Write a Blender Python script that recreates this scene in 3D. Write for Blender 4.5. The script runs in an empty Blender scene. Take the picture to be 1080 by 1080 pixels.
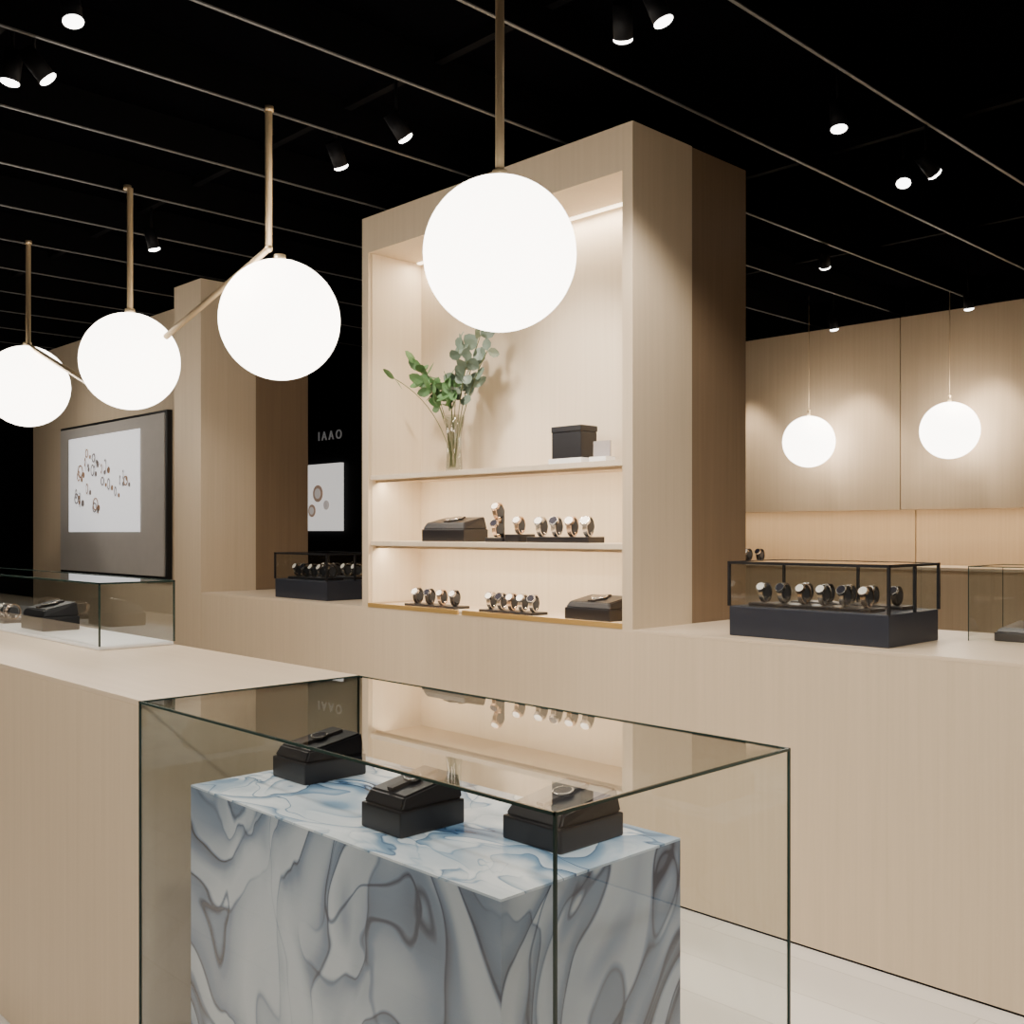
import bpy, bmesh, math, random
from mathutils import Vector, Matrix
random.seed(4)
S = bpy.context.scene
C = S.collection

# ------------------------------------------------------------------ materials
def nt(name):
    m = bpy.data.materials.new(name); m.use_nodes = True
    n = m.node_tree; b = n.nodes['Principled BSDF']
    return m, n, b
def plain(name, col, rough=0.5, metal=0.0, var=0.06, scale=12, spec=0.5):
    m, n, b = nt(name)
    tc = n.nodes.new('ShaderNodeTexCoord'); no = n.nodes.new('ShaderNodeTexNoise')
    no.inputs['Scale'].default_value = scale
    n.links.new(tc.outputs['Object'], no.inputs['Vector'])
    cr = n.nodes.new('ShaderNodeValToRGB')
    cr.color_ramp.elements[0].color = (*[c*(1-var) for c in col], 1)
    cr.color_ramp.elements[1].color = (*[min(1, c*(1+var)) for c in col], 1)
    n.links.new(no.outputs['Fac'], cr.inputs['Fac'])
    n.links.new(cr.outputs['Color'], b.inputs['Base Color'])
    b.inputs['Roughness'].default_value = rough
    b.inputs['Metallic'].default_value = metal
    b.inputs['Specular IOR Level'].default_value = spec
    return m
def wood(name, c1, c2, sc=(55, 55, 1.2), rough=0.5):
    m, n, b = nt(name)
    tc = n.nodes.new('ShaderNodeTexCoord'); mp = n.nodes.new('ShaderNodeMapping')
    mp.inputs['Scale'].default_value = sc
    n.links.new(tc.outputs['Object'], mp.inputs['Vector'])
    no = n.nodes.new('ShaderNodeTexNoise'); no.inputs['Scale'].default_value = 1.0
    no.inputs['Detail'].default_value = 6; no.inputs['Roughness'].default_value = 0.65
    n.links.new(mp.outputs['Vector'], no.inputs['Vector'])
    cr = n.nodes.new('ShaderNodeValToRGB')
    cr.color_ramp.elements[0].position = 0.25; cr.color_ramp.elements[1].position = 0.75
    cr.color_ramp.elements[0].color = (*c1, 1); cr.color_ramp.elements[1].color = (*c2, 1)
    n.links.new(no.outputs['Fac'], cr.inputs['Fac'])
    n.links.new(cr.outputs['Color'], b.inputs['Base Color'])
    b.inputs['Roughness'].default_value = rough
    b.inputs['Specular IOR Level'].default_value = 0.3
    return m
def emis(name, col, st):
    m, n, b = nt(name)
    b.inputs['Base Color'].default_value = (*col, 1)
    b.inputs['Emission Color'].default_value = (*col, 1)
    b.inputs['Emission Strength'].default_value = st
    return m
def glass(name, tint=(0.955, 0.975, 0.967), k=1.6):
    m = bpy.data.materials.new(name); m.use_nodes = True
    n = m.node_tree; n.nodes.clear()
    o = n.nodes.new('ShaderNodeOutputMaterial'); mx = n.nodes.new('ShaderNodeMixShader')
    t = n.nodes.new('ShaderNodeBsdfTransparent'); t.inputs['Color'].default_value = (*tint, 1)
    g = n.nodes.new('ShaderNodeBsdfGlossy'); g.inputs['Roughness'].default_value = 0.01
    f = n.nodes.new('ShaderNodeFresnel'); f.inputs['IOR'].default_value = 1.5
    mu = n.nodes.new('ShaderNodeMath'); mu.operation = 'MULTIPLY'; mu.inputs[1].default_value = k; mu.use_clamp = True
    ge = n.nodes.new('ShaderNodeNewGeometry')
    ior = n.nodes.new('ShaderNodeMix'); ior.inputs[2].default_value = 1.5; ior.inputs[3].default_value = 1/1.5
    n.links.new(ge.outputs['Backfacing'], ior.inputs[0])
    n.links.new(ior.outputs[0], f.inputs['IOR'])
    n.links.new(f.outputs[0], mu.inputs[0]); n.links.new(mu.outputs[0], mx.inputs[0])
    n.links.new(t.outputs[0], mx.inputs[1]); n.links.new(g.outputs[0], mx.inputs[2])
    n.links.new(mx.outputs[0], o.inputs[0])
    return m
def marble(name, light, mid, dark, amt=1.0, off=0.0, sc=(2.0, 2.0, 1.25), cl=0.30):
    """watery agate: smoky one-sided folds, broad blue-grey clouds and thin ink veins"""
    m, n, b = nt(name)
    L = n.links
    tc = n.nodes.new('ShaderNodeTexCoord')
    mp = n.nodes.new('ShaderNodeMapping'); mp.inputs['Scale'].default_value = sc
    mp.inputs['Rotation'].default_value = (0.15, 0.55, 0.2); mp.inputs['Location'].default_value = (off, off*.7, off*.3)
    L.new(tc.outputs['Object'], mp.inputs['Vector'])
    def vadd(a, off_=None, b_=None):
        o = n.nodes.new('ShaderNodeVectorMath'); o.operation = 'ADD'
        L.new(a, o.inputs[0])
        if b_ is not None: L.new(b_, o.inputs[1])
        else: o.inputs[1].default_value = off_
        return o.outputs[0]
    def warp(vec, scale, amount, det):
        w = n.nodes.new('ShaderNodeTexNoise'); w.inputs['Scale'].default_value = scale; w.inputs['Detail'].default_value = det
        L.new(vec, w.inputs['Vector'])
        sub = n.nodes.new('ShaderNodeVectorMath'); sub.operation = 'SUBTRACT'; sub.inputs[1].default_value = (.5, .5, .5)
        L.new(w.outputs['Color'], sub.inputs[0])
        s = n.nodes.new('ShaderNodeVectorMath'); s.operation = 'SCALE'; s.inputs['Scale'].default_value = amount
        L.new(sub.outputs[0], s.inputs[0])
        return vadd(vec, None, s.outputs[0])
    v = warp(mp.outputs[0], 1.3, 1.5, 1.2)
    v = warp(v, 3.5, 0.13, 2)
    def noise(scale, detail, o_, rough=0.45):
        no = n.nodes.new('ShaderNodeTexNoise'); no.inputs['Scale'].default_value = scale
        no.inputs['Detail'].default_value = detail; no.inputs['Roughness'].default_value = rough
        L.new(vadd(v, (o_, o_*2, o_*.5)), no.inputs['Vector'])
        return no.outputs['Fac']
    def math_(op, a, b_=None, clamp=False):
        x = n.nodes.new('ShaderNodeMath'); x.operation = op; x.use_clamp = clamp
        for i, q in enumerate((a, b_)):
            if q is None: continue
            if isinstance(q, (int, float)): x.inputs[i].default_value = q
            else: L.new(q, x.inputs[i])
        return x.outputs[0]
    def fold(fac, reps, fade):
        fr = math_('FRACT', math_('MULTIPLY', fac, reps))
        cr = n.nodes.new('ShaderNodeValToRGB'); e = cr.color_ramp.elements
        e[0].position = 0.0; e[0].color = (.3, .3, .3, 1)
        e[1].position = 0.03; e[1].color = (1, 1, 1, 1)
        for p_, c_ in ((0.065, .52), (fade*.55, .22), (fade, 0.03), (0.965, 0.0), (1.0, .3)):
            x = e.new(p_); x.color = (c_, c_, c_, 1)
        L.new(fr, cr.inputs['Fac']); return cr.outputs['Color']
    def rng(q, a, b_, lo=0.0):
        r = n.nodes.new('ShaderNodeMapRange'); r.inputs['From Min'].default_value = a; r.inputs['From Max'].default_value = b_
        r.inputs['To Min'].default_value = lo
        L.new(q, r.inputs['Value']); return r.outputs['Result']
    def ridge(q, w_):
        a = math_('ABSOLUTE', math_('SUBTRACT', q, 0.5))
        r = n.nodes.new('ShaderNodeMapRange'); r.inputs['From Max'].default_value = w_
        r.inputs['To Min'].default_value = 1; r.inputs['To Max'].default_value = 0
        L.new(a, r.inputs['Value']); return r.outputs['Result']
    f1 = fold(noise(1.0, 1.2, 0.0), 8.0, 0.62)
    f2 = fold(noise(1.6, 1.8, 4.0), 5.0, 0.5)
    m1 = rng(noise(1.0, 1.0, 9.0), 0.36, 0.58, 0.15)
    m2 = rng(noise(1.2, 1.0, 13.0), 0.42, 0.62, 0.05)
    r1 = math_('MULTIPLY', ridge(noise(1.5, 2, 31.0), 0.010), 0.7)
    ink = math_('ADD', math_('MULTIPLY', f1, m1), math_('MULTIPLY', math_('MULTIPLY', f2, m2), 0.8))
    cloud = math_('MULTIPLY', rng(noise(0.8, 4, 20.0, .55), 0.42, 0.68), cl)
    ink = math_('ADD', math_('ADD', ink, cloud), math_('MULTIPLY', r1, m1))
    ink = math_('MULTIPLY', ink, amt, True)
    cr = n.nodes.new('ShaderNodeValToRGB'); e = cr.color_ramp.elements
    e[0].position = 0.05; e[0].color = (*light, 1); e[1].position = 1.0; e[1].color = (*dark, 1)
    x = e.new(0.45); x.color = (*mid, 1)
    L.new(ink, cr.inputs['Fac'])
    L.new(cr.outputs['Color'], b.inputs['Base Color'])
    b.inputs['Roughness'].default_value = 0.25
    return m
def floor_mat():
    m, n, b = nt('pale_floor')
    L = n.links
    tc = n.nodes.new('ShaderNodeTexCoord')
    br = n.nodes.new('ShaderNodeTexBrick'); br.inputs['Scale'].default_value = 1.0
    br.inputs['Brick Width'].default_value = 1.8; br.inputs['Row Height'].default_value = 0.22
    br.inputs['Mortar Size'].default_value = 0.002
    br.inputs['Color1'].default_value = (0.68, 0.65, 0.60, 1); br.inputs['Color2'].default_value = (0.74, 0.71, 0.66, 1)
    br.inputs['Mortar'].default_value = (0.52, 0.49, 0.45, 1)
    L.new(tc.outputs['Object'], br.inputs['Vector'])
    L.new(br.outputs['Color'], b.inputs['Base Color'])
    b.inputs['Roughness'].default_value = 0.35
    return m

WOOD = wood('pale_oak', (0.535, 0.435, 0.31), (0.60, 0.49, 0.355))
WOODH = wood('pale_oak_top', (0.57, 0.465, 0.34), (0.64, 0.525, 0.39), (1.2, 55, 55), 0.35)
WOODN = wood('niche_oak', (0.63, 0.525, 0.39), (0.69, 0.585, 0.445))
WOODD = wood('darker_oak', (0.185, 0.128, 0.080), (0.225, 0.158, 0.10))  # darker tone than the other oak, used on the rear tower sections
WOODB = wood('wall_oak', (0.48, 0.365, 0.24), (0.55, 0.425, 0.285))
BLACK = plain('black_ceiling_paint', (0.0015, 0.0015, 0.002), 0.9, spec=0.0)
NAVY = plain('dark_wall_paint', (0.005, 0.006, 0.010), 0.7, spec=0.2)
RAIL = plain('grey_rail', (0.075, 0.073, 0.07), 0.5)
BAF = plain('black_baffle', (0.002, 0.002, 0.0025), 0.8, spec=0.05)
BODY = plain('spot_body_black', (0.004, 0.004, 0.005), 0.6, spec=0.1)
BRASS = plain('brushed_brass', (0.72, 0.56, 0.35), 0.42, 0.7)
BRASSD = plain('brass_trim', (0.70, 0.47, 0.17), 0.4, 0.7)
GLOBE = emis('opal_glass_lit', (1.0, 0.91, 0.79), 10.0)
LENS = emis('spot_lens_lit', (1.0, 0.96, 0.90), 10)
LED = emis('led_strip_lit', (1.0, 0.82, 0.58), 5)
GLASS = glass('clear_glass')
EDGE = plain('green_glass_edge', (0.02, 0.04, 0.035), 0.2)
FRAME = plain('black_metal_frame', (0.012, 0.013, 0.016), 0.4, 0.3)
BASE = plain('navy_leather', (0.016, 0.020, 0.032), 0.45)
BOXM = plain('black_leather', (0.007, 0.007, 0.010), 0.35)
CUSH = plain('dark_cushion', (0.03, 0.032, 0.038), 0.7)
STEEL = plain('watch_steel', (0.66, 0.63, 0.60), 0.25, 1.0)
GOLD = plain('rose_gold', (0.70, 0.54, 0.43), 0.25, 1.0)
DIAL = plain('watch_dial', (0.75, 0.72, 0.68), 0.3)
DIALD = plain('watch_dial_dark', (0.02, 0.02, 0.03), 0.2)
STRAP = plain('leather_strap', (0.03, 0.024, 0.022), 0.5)
WHITE = plain('white_tray', (0.75, 0.76, 0.77), 0.4)
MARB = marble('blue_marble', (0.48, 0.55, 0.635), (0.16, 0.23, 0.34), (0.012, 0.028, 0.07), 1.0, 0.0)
MARBT = marble('blue_marble_lit_top', (0.74, 0.81, 0.88), (0.20, 0.33, 0.49), (0.02, 0.07, 0.17), 0.95, 2.3, (2.6, 4.2, 2))  # paler, bluer marble copy; brighter light on the top put into its colour
FLOOR = floor_mat()
LEAF1 = plain('leaf_green', (0.075, 0.165, 0.055), 0.5, var=0.4, scale=9)
LEAF2 = plain('leaf_eucalyptus', (0.13, 0.18, 0.135), 0.5, var=0.35, scale=9)
STEM = plain('stem_green', (0.10, 0.12, 0.04), 0.6)
SCREEN = emis('screen_lit', (0.80, 0.81, 0.84), 0.8)
BEZEL = plain('screen_bezel', (0.42, 0.40, 0.38), 0.35)
POSTER = emis('poster_lit', (0.86, 0.82, 0.78), 0.8)
SIGN = emis('sign_letters_lit', (0.6, 0.6, 0.6), 0.12)
PROD = plain('printed_brown', (0.42, 0.27, 0.18), 0.6)
PRODG = plain('printed_grey', (0.30, 0.27, 0.27), 0.6)
PRODP = emis('printed_pale_brown', (0.50, 0.34, 0.25), 0.35)
PRODQ = emis('printed_pale_grey', (0.62, 0.55, 0.50), 0.5)

# ------------------------------------------------------------------ helpers
def empty(name, loc=(0, 0, 0)):
    o = bpy.data.objects.new(name, None); o.location = loc; o.empty_display_size = 0.1
    C.objects.link(o); return o
def attach(o, p):
    if p is not None:
        o.parent = p; o.matrix_parent_inverse = Matrix.Translation(-Vector(p.location))
def obj(name, bm, mat, parent=None, loc=(0, 0, 0), smooth=False):
    me = bpy.data.meshes.new(name); bm.to_mesh(me); bm.free()
    if smooth:
        for p in me.polygons: p.use_smooth = True
    me.materials.append(mat)
    o = bpy.data.objects.new(name, me); o.location = loc
    C.objects.link(o); attach(o, parent); return o
def box(name, x0, x1, y0, y1, z0, z1, mat, parent=None, bev=0.0):
    bm = bmesh.new(); bmesh.ops.create_cube(bm, size=1)
    for v in bm.verts: v.co = Vector((v.co.x*(x1-x0), v.co.y*(y1-y0), v.co.z*(z1-z0)))
    if bev > 0: bmesh.ops.bevel(bm, geom=bm.edges[:], offset=bev, segments=2, affect='EDGES', profile=.6)
    return obj(name, bm, mat, parent, ((x0+x1)/2, (y0+y1)/2, (z0+z1)/2))
def add_cyl(bm, p0, p1, r0, r1=None, seg=16):
    r1 = r0 if r1 is None else r1
    p0 = Vector(p0); p1 = Vector(p1); d = p1-p0
    M = Matrix.Translation((p0+p1)/2) @ d.to_track_quat('Z', 'Y').to_matrix().to_4x4()
    bmesh.ops.create_cone(bm, cap_ends=True, segments=seg, radius1=r0, radius2=r1, depth=d.length, matrix=M)
def cyl(name, p0, p1, r, mat, parent=None, r1=None, seg=20):
    bm = bmesh.new(); c = (Vector(p0)+Vector(p1))/2
    add_cyl(bm, Vector(p0)-c, Vector(p1)-c, r, r1, seg)
    o = obj(name, bm, mat, parent, c)
    for p in o.data.polygons: p.use_smooth = len(p.vertices) == 4
    return o
def sphere(name, c, r, mat, parent=None):
    bm = bmesh.new(); bmesh.ops.create_uvsphere(bm, u_segments=48, v_segments=32, radius=r)
    return obj(name, bm, mat, parent, c, True)
def quad(name, pts, mat, parent=None):
    c = sum((Vector(p) for p in pts), Vector())/4
    bm = bmesh.new(); bm.faces.new([bm.verts.new(Vector(p)-c) for p in pts])
    return obj(name, bm, mat, parent, c)
def ring_bm(bm, M, R, w, th, seg=28):
    prev = None; first = None
    for i in range(seg):
        a = 2*math.pi*i/seg; q = []
        for (x, rr) in ((-w/2, R-th), (-w/2, R), (w/2, R), (w/2, R-th)):
            q.append(bm.verts.new(M @ Vector((x, rr*math.cos(a), rr*math.sin(a)*1.08))))
        if prev:
            for k in range(4): bm.faces.new((prev[k], prev[(k+1) % 4], q[(k+1) % 4], q[k]))
        else: first = q
        prev = q
    for k in range(4): bm.faces.new((prev[k], prev[(k+1) % 4], first[(k+1) % 4], first[k]))
def watch(parent, c, R=0.033, yaw=0.0, band=None, dial=None, tag='1', tilt=0.6):
    band = band or STEEL; dial = dial or DIAL
    M = Matrix.Rotation(yaw, 4, 'Z')
    bm = bmesh.new(); ring_bm(bm, M, R, R*0.5, R*0.13)
    obj('band_'+tag, bm, band, parent, c)
    d = M @ Vector((0, -math.cos(tilt), math.sin(tilt)))
    bm = bmesh.new(); add_cyl(bm, d*R*0.9, d*(R*1.2), R*0.56, R*0.52, 20)
    obj('case_'+tag, bm, STEEL if band != GOLD else GOLD, parent, c)
    bm = bmesh.new(); add_cyl(bm, d*R*1.2, d*(R*1.215), R*0.44, R*0.44, 20)
    obj('dial_'+tag, bm, dial, parent, c)
def watch_row(x0, x1, y, z, n, R=0.033, yaw=0.0, name='watch_display_row', tray=0.012, mats=None, parent=None):
    p = parent or empty(name, ((x0+x1)/2, y, z))
    box('watch_tray', x0, x1, y-0.05, y+0.05, z, z+tray, BOXM, p, 0.003)
    for i in range(n):
        x = x0 + (x1-x0)*(i+0.5)/n
        cyl('holder_%d' % (i+1), (x, y, z+tray), (x, y, z+tray+R*0.9), R*0.25, CUSH, p)
        cyl('cushion_%d' % (i+1), (x-R*.3, y, z+tray+R*1.08), (x+R*.3, y, z+tray+R*1.08), R*0.62, CUSH, p)
        watch(p, (x, y, z+tray+R*1.08), R, yaw, (mats or [STEEL, GOLD, STRAP])[i % len(mats or [1, 1, 1])],
              DIAL if i % 3 != 1 else DIALD, str(i+1))
    return p
def display_box(x0, x1, y0, y1, z, h, name='watch_presentation_box', parent=None):
    p = parent or empty(name, ((x0+x1)/2, (y0+y1)/2, z))
    hb = h*0.50
    box('box_tray', x0, x1, y0, y1, z, z+hb, BOXM, p, 0.004)
    bm = bmesh.new()
    ins = 0.002
    xs = (x0+ins, x1-ins); ys = (y0+ins, y1-ins)
    cx, cy = (x0+x1)/2, (y0+y1)/2
    vs = [bm.verts.new((xs[xi]-cx, ys[yi]-cy, hb)) for yi in (0, 1) for xi in (0, 1)]
    tt = [bm.verts.new(((xs[xi]-cx)*0.90, (ys[yi]-cy)*(0.82 if yi == 0 else 0.94), h*(0.76, 1.0)[yi])) for yi in (0, 1) for xi in (0, 1)]
    a, b_, c, d = vs; e, f, g, k = tt
    for q in ((a, c, d, b_), (e, f, k, g), (a, b_, f, e), (b_, d, k, f), (d, c, g, k), (c, a, e, g)): bm.faces.new(q)
    bmesh.ops.recalc_face_normals(bm, faces=bm.faces[:])
    bmesh.ops.bevel(bm, geom=bm.edges[:], offset=0.004, segments=2, affect='EDGES')
    obj('padded_insert', bm, BOXM, p, (cx, cy, z))
    w = (x1-x0); R = w*0.14
    slope = math.atan2(h*0.24, (y1-y0)*0.88)
    nrm = Vector((0, -math.sin(slope), math.cos(slope)))
    P = Vector((cx, cy, z+h*0.885))
    bm = bmesh.new()
    bmesh.ops.create_cube(bm, size=1)
    for v in bm.verts: v.co = Vector((v.co.x*R*0.9, v.co.y*(y1-y0)*0.72, v.co.z*0.006))
    s = obj('strap', bm, STRAP, p, P+nrm*0.002); s.rotation_euler = (slope, 0, 0)
    cyl('watch_case', P+nrm*0.003, P+nrm*0.009, R, STEEL, p)
    cyl('watch_dial', P+nrm*0.009, P+nrm*0.0095, R*0.85, DIALD, p)
    return p
def glass_case(name, x0, x1, y0, y1, z0, z1, bh, base, fr=0.006, fm=FRAME, posts=()):
    p = empty(name, ((x0+x1)/2, (y0+y1)/2, z0))
    if bh > 0: box('base', x0, x1, y0, y1, z0, z0+bh, base, p, 0.004)
    zb = z0+bh
    i = 0.001
    quad('pane_front', [(x0, y0+i, zb), (x1, y0+i, zb), (x1, y0+i, z1), (x0, y0+i, z1)], GLASS, p)
    quad('pane_back', [(x1, y1-i, zb), (x0, y1-i, zb), (x0, y1-i, z1), (x1, y1-i, z1)], GLASS, p)
    quad('pane_left', [(x0+i, y1, zb), (x0+i, y0, zb), (x0+i, y0, z1), (x0+i, y1, z1)], GLASS, p)
    quad('pane_right', [(x1-i, y0, zb), (x1-i, y1, zb), (x1-i, y1, z1), (x1-i, y0, z1)], GLASS, p)
    quad('pane_top', [(x0, y0, z1-i), (x1, y0, z1-i), (x1, y1, z1-i), (x0, y1, z1-i)], GLASS, p)
    n = 0
    h = fr/2
    for (x, y) in [(x0, y0), (x1, y0), (x0, y1), (x1, y1)]+list(posts):
        n += 1; box('post_%d' % n, x-h, x+h, y-h, y+h, zb, z1, fm, p)
    for (a, b_, c, d) in ((x0, x1, y0, y0), (x0, x1, y1, y1), (x0, x0, y0, y1), (x1, x1, y0, y1)):
        n += 1; box('top_edge_%d' % n, a-h, b_+h, c-h, d+h, z1-fr, z1+0.0005, fm, p)
    return p
def area(name, loc, rot, sx, sy, power, col):
    l = bpy.data.lights.new(name, 'AREA'); l.shape = 'RECTANGLE'; l.size = sx; l.size_y = sy
    l.energy = power; l.color = col
    o = bpy.data.objects.new(name, l); o.location = loc; o.rotation_euler = rot; C.objects.link(o); return o

ZC = 3.10
H = 0.984
YF = 3.02
# ------------------------------------------------------------------ room shell
box('floor', -13, 3.5, -3.5, 7.6, -0.1, 0, FLOOR)
box('ceiling', -13, 3.5, -3.5, 7.6, ZC, ZC+0.1, BLACK)
box('wall_back', -13, 3.5, 7.5, 7.6, 0, ZC, NAVY)
box('wall_left', -13.1, -13, -3.5, 7.6, 0, ZC, NAVY)
box('wall_right', 3.5, 3.6, -3.5, 7.6, 0, ZC, WOODB)
box('wall_front', -13, 3.5, -3.6, -3.5, 0, ZC, WOODB)
box('wall_partition', -12.9, -6.3, 5.5, 5.6, 0, ZC, NAVY)

rx = [-11.2, -10.55, -9.9, -9.25, -8.6, -7.95, -7.3, -6.65, -6.0, -5.38, -4.76, -4.12, -3.47, -2.9, -2.34, -1.77, -1.0, -0.2, 0.6, 1.4, 2.2, 3.0]
cb = empty('ceiling_baffles', (0, 0, ZC))
for i, x in enumerate(rx):
    box('baffle_%d' % i, x-0.004, x+0.004, -3.3, 7.45, 2.955, ZC, BAF, cb)
    box('edge_%d' % i, x-0.006, x+0.006, -3.3, 7.45, 2.950, 2.955, RAIL, cb)
for j, y in enumerate((1.2, 2.44, 4.3, 5.9)):
    box('track_%d' % j, -10, 3.2, y-0.017, y+0.017, 3.06, ZC, BAF, cb)

# ------------------------------------------------------------------ long counter
lc = empty('long_display_counter', (-1.5, YF, 0))
box('body', -5.81, 2.9, YF, 3.85, 0.008, H-0.012, WOOD, lc)
box('top', -5.81, 2.9, YF, 3.85, H-0.012, H, WOODH, lc, 0.001)
box('shadow_gap', -5.80, 2.9, YF+0.004, 3.83, 0.0, 0.008, BAF, lc)
# ------------------------------------------------------------------ main shelving tower
TX0, TX1, TZ = -4.164, -2.458, 2.89
t = empty('shelving_tower', (-3.3, YF, H))
yb = 3.35
box('side_left', TX0, TX0+0.05, YF, 3.393, H, TZ, WOOD, t)
box('side_right', TX1-0.05, TX1, YF, 3.393, H, TZ, WOOD, t)
box('header', TX0+0.05, TX1-0.05, YF, 3.393, TZ-0.175, TZ, WOOD, t)
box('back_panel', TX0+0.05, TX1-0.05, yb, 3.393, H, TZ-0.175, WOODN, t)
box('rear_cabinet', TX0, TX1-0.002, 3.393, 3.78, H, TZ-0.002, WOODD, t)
xi0, xi1 = TX0+0.05, TX1-0.05
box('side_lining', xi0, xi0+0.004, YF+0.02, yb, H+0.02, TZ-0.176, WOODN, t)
box('plinth', xi0, xi1, YF+0.006, yb, H, H+0.012, WOODH, t)
box('brass_trim_left', xi0, -3.45, YF-0.003, YF+0.006, H, H+0.020, BRASSD, t)
box('brass_trim_right', -3.42, xi1, YF-0.003, YF+0.006, H, H+0.020, BRASSD, t)
shelf_z = [1.283, 1.603]
for i, z in enumerate(shelf_z):
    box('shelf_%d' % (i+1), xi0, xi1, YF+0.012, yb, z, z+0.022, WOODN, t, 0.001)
    box('led_cover_%d' % (i+1), xi0, xi1, YF+0.045, YF+0.055, z-0.012, z, WOODH, t)
    area('shelf_led_front_%d' % (i+1), ((xi0+xi1)/2, YF+0.07, z-0.003), (math.radians(20), 0, 0), 1.55, 0.015, 9, (1, .82, .60))
zt = TZ-0.175
box('led_strip_top', xi0+0.02, xi1-0.02, YF+0.29, YF+0.31, zt-0.008, zt, LED, t)
area('top_led', ((xi0+xi1)/2, YF+0.27, zt-0.012), (0, 0, 0), 1.5, 0.03, 12, (1, .84, .64))
# ------------------------------------------------------------------ second tower
t2 = empty('wood_column', (-6, YF, 0))
box('front_panel', -6.16, -5.812, YF-0.002, 3.393, 0, TZ, WOOD, t2)
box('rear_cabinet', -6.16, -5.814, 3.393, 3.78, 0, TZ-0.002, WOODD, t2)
sw = empty('screen_wall', (-8, 3.3, 0))
box('panel', -9.4, -6.16, 3.3, 3.5, 0, TZ, WOOD, sw)
scr = empty('wall_screen', (-7.7, 3.28, 1.6))
box('bezel', -8.65, -6.79, 3.25, 3.3, 1.04, 2.175, BEZEL, scr, 0.004)
box('rim', -8.675, -6.765, 3.262, 3.3, 1.02, 2.195, FRAME, scr)
box('picture', -8.45, -7.16, 3.242, 3.25, 1.35, 2.09, SCREEN, scr)
random.seed(8)
for i in range(22):
    x = random.uniform(-8.3, -7.32); z = random.uniform(1.48, 1.98)
    bm = bmesh.new(); R = random.uniform(.03, .055)
    ring_bm(bm, Matrix.Rotation(random.uniform(1.2, 1.6), 4, 'Z'), R, 0.003, 0.010, 18)
    obj('printed_ring_%d' % i, bm, PRODG if i % 3 else PROD, scr, (x, 3.236, z))
    cyl('printed_dial_%d' % i, (x+.05, 3.240, z-.03), (x+.05, 3.242, z-.03), R*.5, PRODG if i % 2 else PROD, scr)
po = empty('wall_poster', (-8.3, 5.5, 1.6))
box('sheet', -9.3, -7.87, 5.47, 5.5, 1.36, 1.985, POSTER, po)
for k_, (x, z, R, mt) in enumerate(((-8.24, 1.71, .08, PRODP), (-8.34, 1.55, .06, PRODP), (-8.10, 1.60, .045, PRODQ), (-8.5, 1.7, .08, PRODP))):
    bm = bmesh.new(); add_cyl(bm, (0, 0, 0), (0, -0.006, 0), R, R, 28)
    obj('print_%d' % k_, bm, mt, po, (x, 5.470, z))
    bm = bmesh.new(); add_cyl(bm, (0, 0, 0), (0, -0.003, 0), R*.6, R*.6, 28)
    obj('print_dial_%d' % k_, bm, PRODQ, po, (x, 5.464, z))
tc = bpy.data.curves.new('sign_letters', 'FONT'); tc.body = "I A A O"; tc.size = 0.12; tc.extrude = 0.004
tc.align_x = 'RIGHT'
to = bpy.data.objects.new('wall_sign_letters', tc); to.rotation_euler = (math.pi/2, 0, 0)
to.location = (-7.89, 5.494, 2.21); tc.materials.append(SIGN); C.objects.link(to)

# ------------------------------------------------------------------ back oak wall with display niche
bw = empty('oak_wall_unit', (-1, 7.2, 0))
YB = 7.18
seams = [-5.3, -3.38, -1.45, 0.5, 2.9]
for i in range(4):
    box('upper_panel_%d' % i, seams[i]+0.004, seams[i+1]-0.004, YB, YB+0.3, 1.51, TZ, WOODB, bw)
    box('niche_back_%d' % i, seams[i]+0.004, seams[i+1]-0.004, YB+0.25, YB+0.31, 1.10, 1.51, WOODB, bw)
box('seam_backing', -5.3, 2.9, YB+0.02, YB+0.31, 1.515, TZ-0.01, BAF, bw)
box('niche_seam_backing', -5.3, 2.9, YB+0.27, YB+0.312, 1.10, 1.515, BAF, bw)
box('lower_cabinet', -5.3, 2.9, YB-0.25, YB+0.31, 0, 1.09, WOODB, bw)
box('worktop', -5.3, 2.9, YB-0.27, YB+0.25, 1.09, 1.11, WOODH, bw)
area('niche_led', (-2.5, YB+0.04, 1.500), (math.radians(15), 0, 0), 5, 0.02, 15, (1, .80, .55))
watch_row(-4.60, -4.38, 7.02, 1.11, 2, 0.045, mats=[STRAP], parent=bw)

# ------------------------------------------------------------------ foreground island + vitrine
isl = empty('oak_island_counter', (-4, 1.27, 0))
box('body', -6.9, -2.165, 0.985, 1.56, 0.008, H-0.012, WOOD, isl)
box('top', -6.9, -2.165, 0.985, 1.56, H-0.012, H, WOODH, isl, 0.001)
box('plinth', -6.88, -2.18, 0.995, 1.55, 0, 0.008, BAF, isl)
vt = glass_case('floor_standing_glass_vitrine', -2.160, -0.927, 0.98, 1.555, 0.0, H, 0.02, FRAME, 0.0042, EDGE)
mpl = empty('marble_plinth', (-1.58, 1.265, 0.02))
box('body', -2.06, -1.10, 1.047, 1.484, 0.02, 0.806, MARB, mpl)
box('lit_top_layer', -2.06, -1.10, 1.047, 1.484, 0.806, 0.81, MARBT, mpl)  # thin added layer carrying the lit tone of the block's top face
display_box(-2.01, -1.88, 1.215, 1.375, 0.81, 0.092)
display_box(-1.555, -1.437, 1.125, 1.275, 0.81, 0.092)
display_box(-1.32, -1.18, 1.26, 1.425, 0.81, 0.084)
gc = glass_case('countertop_glass_case', -5.6, -3.165, 1.307, 1.55, H, 1.193, 0.012, WHITE, 0.005, EDGE)
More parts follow.
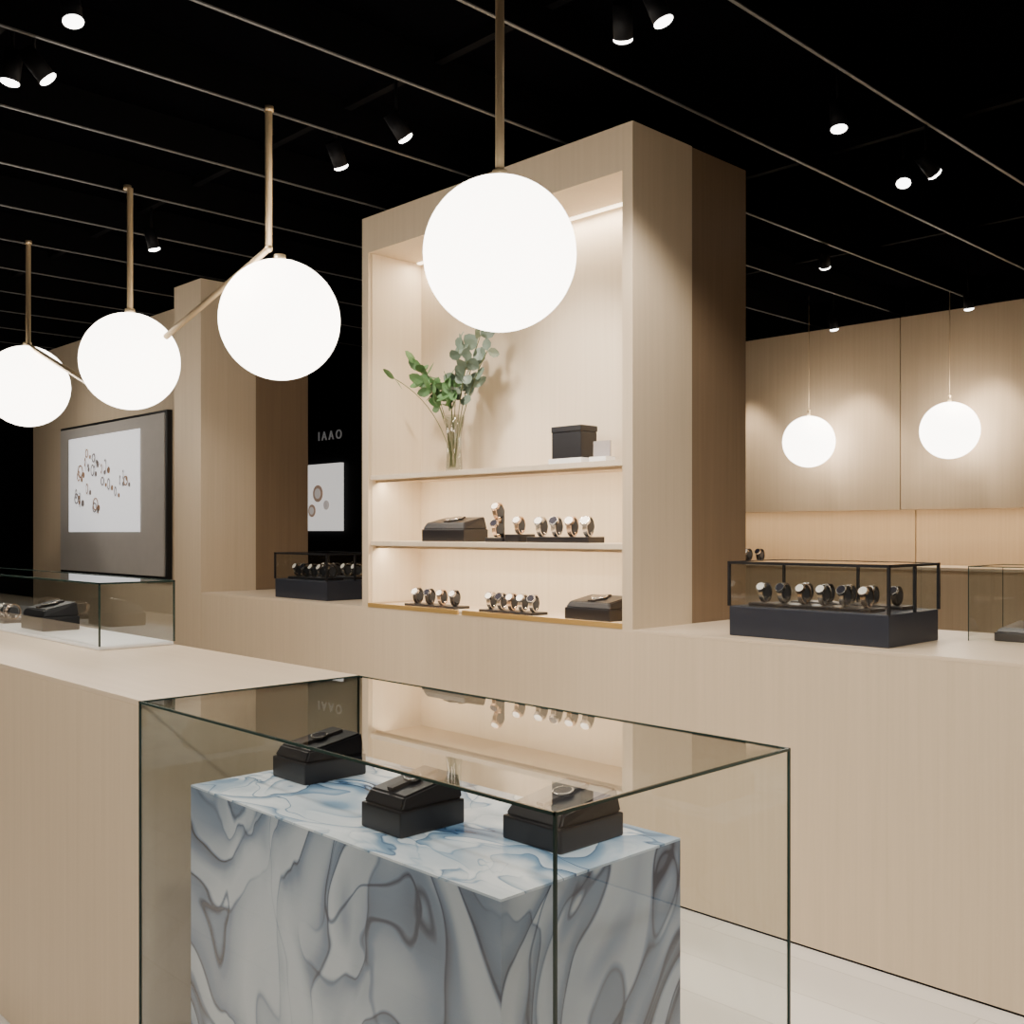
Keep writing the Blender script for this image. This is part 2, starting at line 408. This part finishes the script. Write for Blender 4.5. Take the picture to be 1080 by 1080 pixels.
display_box(-4.0, -3.78, 1.36, 1.49, H+0.012, 0.10, parent=gc)
for x in (-4.6, -4.3):
    watch_row(x-0.08, x+0.08, 1.42, H+0.012, 2, 0.028, parent=gc)

# ------------------------------------------------------------------ cases on the long counter
g1 = glass_case('countertop_glass_case', -2.09, -1.50, 3.107, 3.47, H, 1.246, 0.105, BASE, 0.009, FRAME, [(-1.50, 3.29), (-1.79, 3.47)])
watch_row(-2.04, -1.58, 3.20, H+0.105, 6, 0.033, mats=[STEEL, STEEL, GOLD], parent=g1)
watch_row(-1.98, -1.56, 3.38, H+0.105, 5, 0.030, mats=[STEEL, STRAP, STEEL], parent=g1)
g2 = glass_case('countertop_glass_case', -5.10, -4.59, 3.10, 3.46, H, 1.235, 0.105, BASE, 0.009, FRAME, [(-4.59, 3.28)])
watch_row(-5.05, -4.65, 3.20, H+0.105, 5, 0.034, mats=[STEEL, STRAP, STEEL], parent=g2)
watch_row(-5.05, -4.65, 3.38, H+0.105, 4, 0.034, mats=[STEEL, STRAP, STEEL], parent=g2)
g3 = glass_case('countertop_glass_case', -1.42, -0.55, 3.52, 3.82, H, 1.235, 0.0, BASE, 0.0025, EDGE)
display_box(-1.36, -1.06, 3.58, 3.76, H, 0.06, parent=g3)

# ------------------------------------------------------------------ things on the tower shelves
z1, z2, z3 = H+0.012, shelf_z[0]+0.022, shelf_z[1]+0.022
watch_row(-3.92, -3.56, 3.14, z1, 4, 0.034, 0.3, mats=[STRAP, STRAP, GOLD])
watch_row(-3.39, -3.06, 3.14, z1, 5, 0.035, 0.3, mats=[STEEL, STEEL, GOLD])
display_box(-2.88, -2.64, 3.10, 3.26, z1, 0.095)
display_box(-3.80, -3.50, 3.10, 3.25, z2, 0.115)
watch_row(-3.10, -2.75, 3.15, z2, 4, 0.039, 0.3, tray=0.025, mats=[STEEL, STEEL, GOLD])
ts = empty('tiered_watch_stand', (-3.32, 3.15, z2))
box('foot', -3.37, -3.26, 3.11, 3.19, z2, z2+0.02, BOXM, ts, 0.003)
cyl('pole', (-3.315, 3.165, z2+0.02), (-3.315, 3.165, z2+0.14), 0.009, BOXM, ts)
watch(ts, (-3.315, 3.135, z2+0.06), 0.036, 0.3, GOLD, DIALD, '1'); watch(ts, (-3.315, 3.14, z2+0.135), 0.036, 0.3, GOLD, DIAL, '2')
cyl('cushion_1', (-3.33, 3.14, z2+0.06), (-3.30, 3.14, z2+0.06), 0.024, CUSH, ts)
cyl('cushion_2', (-3.33, 3.14, z2+0.135), (-3.30, 3.14, z2+0.135), 0.024, CUSH, ts)
watch_row(-3.235, -3.145, 3.15, z2, 1, 0.036, 0.3, tray=0.035, mats=[GOLD])
rp = empty('black_gift_box', (-2.9, 3.2, z3))
box('riser', -3.01, -2.825, 3.14, 3.26, z3, z3+0.03, WHITE, rp, 0.002)
box('box_body', -3.00, -2.835, 3.15, 3.25, z3+0.03, z3+0.140, BOXM, rp, 0.004)
box('box_lid', -3.002, -2.833, 3.148, 3.252, z3+0.140, z3+0.165, BOXM, rp, 0.003)
cp = empty('small_card_holder', (-2.76, 3.2, z3))
box('foot', -2.80, -2.71, 3.16, 3.22, z3, z3+0.03, WHITE, cp)
box('card', -2.80, -2.71, 3.187, 3.193, z3+0.03, z3+0.095, PRODG, cp)
# vase with eucalyptus
vx, vy = -3.67, 3.19
va = empty('glass_vase_with_eucalyptus', (vx, vy, z3))
bm = bmesh.new(); prof = [(0.0, 0.0), (0.038, 0.0), (0.042, 0.01), (0.036, 0.10), (0.036, 0.18), (0.052, 0.27), (0.050, 0.27), (0.033, 0.18), (0.033, 0.10), (0.036, 0.02), (0, 0.018)]
sg = 32; rings = []
for (r, z) in prof:
    rings.append([bm.verts.new((r*math.cos(2*math.pi*i/sg), r*math.sin(2*math.pi*i/sg), z)) for i in range(sg)] if r > 0 else [bm.verts.new((0, 0, z))])
for a, b2 in zip(rings, rings[1:]):
    for i in range(sg):
        j = (i+1) % sg
        if len(a) == 1: bm.faces.new((a[0], b2[j], b2[i]))
        elif len(b2) == 1: bm.faces.new((a[i], a[j], b2[0]))
        else: bm.faces.new((a[i], a[j], b2[j], b2[i]))
bmesh.ops.recalc_face_normals(bm, faces=bm.faces[:])
VG = glass('vase_glass', (0.88, 0.90, 0.88), 2.2)
obj('vase', bm, VG, va, (vx, vy, z3), True)
random.seed(3)
def leaf(bm, p, d, nrm, L, W):
    d = d.normalized(); s = d.cross(nrm).normalized(); n = s.cross(d)
    pts = [(0, 0), (.25, .42), (.55, .5), (.85, .3), (1, 0), (.85, -.3), (.55, -.5), (.25, -.42)]
    c = bm.verts.new(p+d*L*.5-n*L*.06)
    vs = [bm.verts.new(p+d*L*u+s*W*v) for u, v in pts]
    for i in range(8): bm.faces.new((c, vs[i], vs[(i+1) % 8]))
b1 = bmesh.new(); b2m = bmesh.new(); bs = bmesh.new()
ends = [((-3.98, 3.08, 2.09), 1, 12), ((-3.84, 3.10, 2.15), 1, 7), ((-3.80, 3.12, 2.11), 1, 7), ((-3.76, 3.08, 2.05), 1, 7),
        ((-3.60, 3.16, 2.24), 2, 7), ((-3.50, 3.2, 2.25), 2, 7), ((-3.43, 3.18, 2.17), 2, 7), ((-3.52, 3.14, 2.13), 2, 7), ((-3.66, 3.14, 2.06), 1, 7), ((-3.60, 3.1, 2.01), 1, 7)]
o0 = Vector((vx, vy, z3))
for (e, kind, i0) in ends:
    e = Vector(e)-o0; st = Vector((random.uniform(-.015, .015), random.uniform(-.015, .015), 0.03))
    mid = Vector((e.x*0.22, e.y*0.22, 0.33))
    P = [(1-u)**2*st + 2*u*(1-u)*mid + u*u*e for u in [i/12 for i in range(13)]]
    for a, b in zip(P, P[1:]): add_cyl(bs, a, b, 0.0022, 0.002, 6)
    for i in range(i0, 13):
        for sgn in (1, -1):
            d = (P[i]-P[i-1]).normalized()
            out = Vector((random.uniform(-1, 1), random.uniform(-1, .3), random.uniform(-.5, .8))).normalized()
            dd = (d*0.5+out*sgn*0.9)
            nr = Vector((random.uniform(-.6, .6), -1, random.uniform(-.2, .9)))
            L = random.uniform(.055, .085)
            leaf(b1 if kind == 1 else b2m, P[i], dd, nr, L, L*(.62 if kind == 1 else .85))
obj('stems', bs, STEM, va, o0)
obj('green_leaves', b1, LEAF1, va, o0); obj('grey_leaves', b2m, LEAF2, va, o0)

# ------------------------------------------------------------------ pendants
def tube(name, pts, r, mat, parent):
    cu = bpy.data.curves.new(name, 'CURVE'); cu.dimensions = '3D'; cu.bevel_depth = r; cu.bevel_resolution = 4; cu.use_fill_caps = True
    sp = cu.splines.new('POLY'); sp.points.add(len(pts)-1)
    c = Vector(pts[0])
    for i, p in enumerate(pts): sp.points[i].co = (*(Vector(p)-c), 1)
    cu.materials.append(mat)
    o = bpy.data.objects.new(name, cu); o.location = c; C.objects.link(o); attach(o, parent); return o
k = 1.495; GY = 2.08; GR = 0.224
def gz(v): return 1.35+(v-1.35)*k
rows = [(-1.467*k, gz(1.898)), (-2.267*k, gz(1.882)), (-3.137*k, gz(1.881)), (-4.01*k, gz(1.893))]
def pendant(gx, z, rodx, top, elbow=None, arm=None):
    p = empty('globe_pendant_lamp', (gx, GY, z))
    sphere('globe', (gx, GY, z), GR, GLOBE, p)
    cyl('collar', (gx, GY, z+GR-0.008), (gx, GY, z+GR+0.02), 0.022, BRASS, p)
    if elbow is None:
        tube('stem', [(gx, GY, z+GR), (gx, GY, top)], 0.0135, BRASS, p)
    else:
        tube('stem', [(rodx, GY, top), (rodx, GY, elbow), arm], 0.0135, BRASS, p)
        sphere('elbow_joint', (rodx, GY, elbow), 0.015, BRASS, p)
    cyl('ceiling_mount', (rodx, GY, top), (rodx, GY, min(top+0.02, ZC)), 0.018, BRASS, p)
    return p
pendant(rows[0][0]+0.003, rows[0][1]-0.008, rows[0][0]+0.003, 3.08)
pendant(rows[1][0], rows[1][1], -3.468, 2.95, gz(2.072), (-2.891*k, GY, gz(1.925)))
pendant(rows[2][0], rows[2][1], rows[2][0]-0.03, 2.95)
pendant(rows[3][0]-0.02, rows[3][1], -6.0, 2.95, gz(2.045), (-3.30*k, GY, gz(1.79)))
pendant(-5.25*k, gz(1.89), -5.25*k, 2.95)
# smaller globes hanging on fine cords in front of the oak wall
for (x, z) in ((-2.92, 2.03), (-3.965, 2.02)):
    p = empty('globe_cord_lamp', (x, 6.93, z))
    sphere('globe', (x, 6.93, z), 0.190, GLOBE, p)
    cyl('cap', (x, 6.93, z+0.183), (x, 6.93, z+0.235), 0.012, BRASS, p)
    cyl('cord', (x, 6.93, z+0.235), (x, 6.93, ZC), 0.0025, BRASS, p)

# ------------------------------------------------------------------ spotlights
def spot(x, y, target, power, ang=70, z=2.85, blend=0.8, col=(1, .895, .77)):
    T = Vector(target); P = Vector((x, y, z)); d = (T-P).normalized()
    p = empty('ceiling_spotlight', (x, y, ZC))
    cyl('body', P-d*0.10, P, 0.030, BODY, p)
    bm = bmesh.new(); bmesh.ops.create_uvsphere(bm, u_segments=24, v_segments=12, radius=0.030)
    for v in bm.verts: v.co.z *= 0.40
    o = obj('lens', bm, LENS, p, P+d*0.004, True); o.rotation_euler = d.to_track_quat('-Z', 'Y').to_euler()
    top = P-d*0.06
    cyl('bracket', top, (top.x, top.y, ZC), 0.006, BODY, p)
    l = bpy.data.lights.new('spot_lamp', 'SPOT'); l.energy = power; l.spot_size = math.radians(ang); l.spot_blend = blend
    l.shadow_soft_size = 0.06; l.color = col
    o = bpy.data.objects.new('spot_lamp', l); o.location = P+d*0.09
    o.rotation_euler = d.to_track_quat('-Z', 'Y').to_euler(); C.objects.link(o); attach(o, p)
P_ = 80
spot(-3.07, 1.19, (-2.6, 1.3, 0.9), P_)
spot(-3.63, 1.20, (-4.0, 1.0, 0.6), P_)
spot(-3.52, 1.28, (-3.2, 3.0, 0.9), P_)
spot(-2.015, 2.43, (-2.7, 3.3, 1.6), 105, 60)
spot(-1.864, 2.43, (-1.3, 3.1, 0.9), P_)
spot(-3.10, 2.447, (-2.95, 3.3, 1.8), 110, 60)
spot(-3.525, 2.45, (-3.8, 3.3, 1.6), 85, 60)
spot(-5.24, 2.455, (-5.4, 3.1, 1.0), 45)
spot(-1.905, 3.546, (-1.7, 3.4, 1.0), 30)
spot(-2.01, 4.30, (-1.6, 3.4, 0.9), 40)
spot(-1.868, 4.28, (-1.0, 6.5, 0.8), 60)
spot(-2.954, 5.34, (-3.6, 6.9, 0.9), 50)
for x in (-4.65, -3.69, -2.74, -1.7, -0.5):
    spot(x, 6.80, (x, 7.15, 1.3), 60, 66, z=2.80, blend=0.45, col=(1, .86, .70))
spot(-1.2, 1.2, (-1.5, 1.3, 0.8), 80, 80)  # added out-of-view spots from here down, brightening vitrine, counters, island and screen wall
spot(-0.3, 1.2, (-1.1, 3.0, 0.4), 110, 90)
spot(0.8, 1.2, (-0.2, 3.0, 0.5), 110, 90)
spot(0.2, -1.0, (-1.4, 1.0, 0.5), 180, 80)
spot(-2.5, -1.0, (-3.0, 1.0, 0.4), 230, 90)
spot(-5.0, -0.5, (-5.0, 1.0, 0.7), 90, 90)
spot(-7.6, 1.6, (-7.8, 3.3, 1.5), 40, 80)
spot(0.2, 2.0, (-0.6, 2.4, 0.0), 110, 100)

w = bpy.data.worlds.new('World'); S.world = w; w.use_nodes = True
w.node_tree.nodes['Background'].inputs[0].default_value = (0.5, 0.45, 0.4, 1)
w.node_tree.nodes['Background'].inputs[1].default_value = 0.1

# ------------------------------------------------------------------ camera
cam = bpy.data.cameras.new('camera'); co = bpy.data.objects.new('camera', cam); C.objects.link(co)
co.location = (0, 0, 1.35); co.rotation_euler = (math.pi/2, 0, math.radians(45.8))
cam.sensor_width = 36; cam.lens = 36.0*1090/1080; cam.shift_y = 21/1080; cam.clip_start = 0.05
S.camera = co
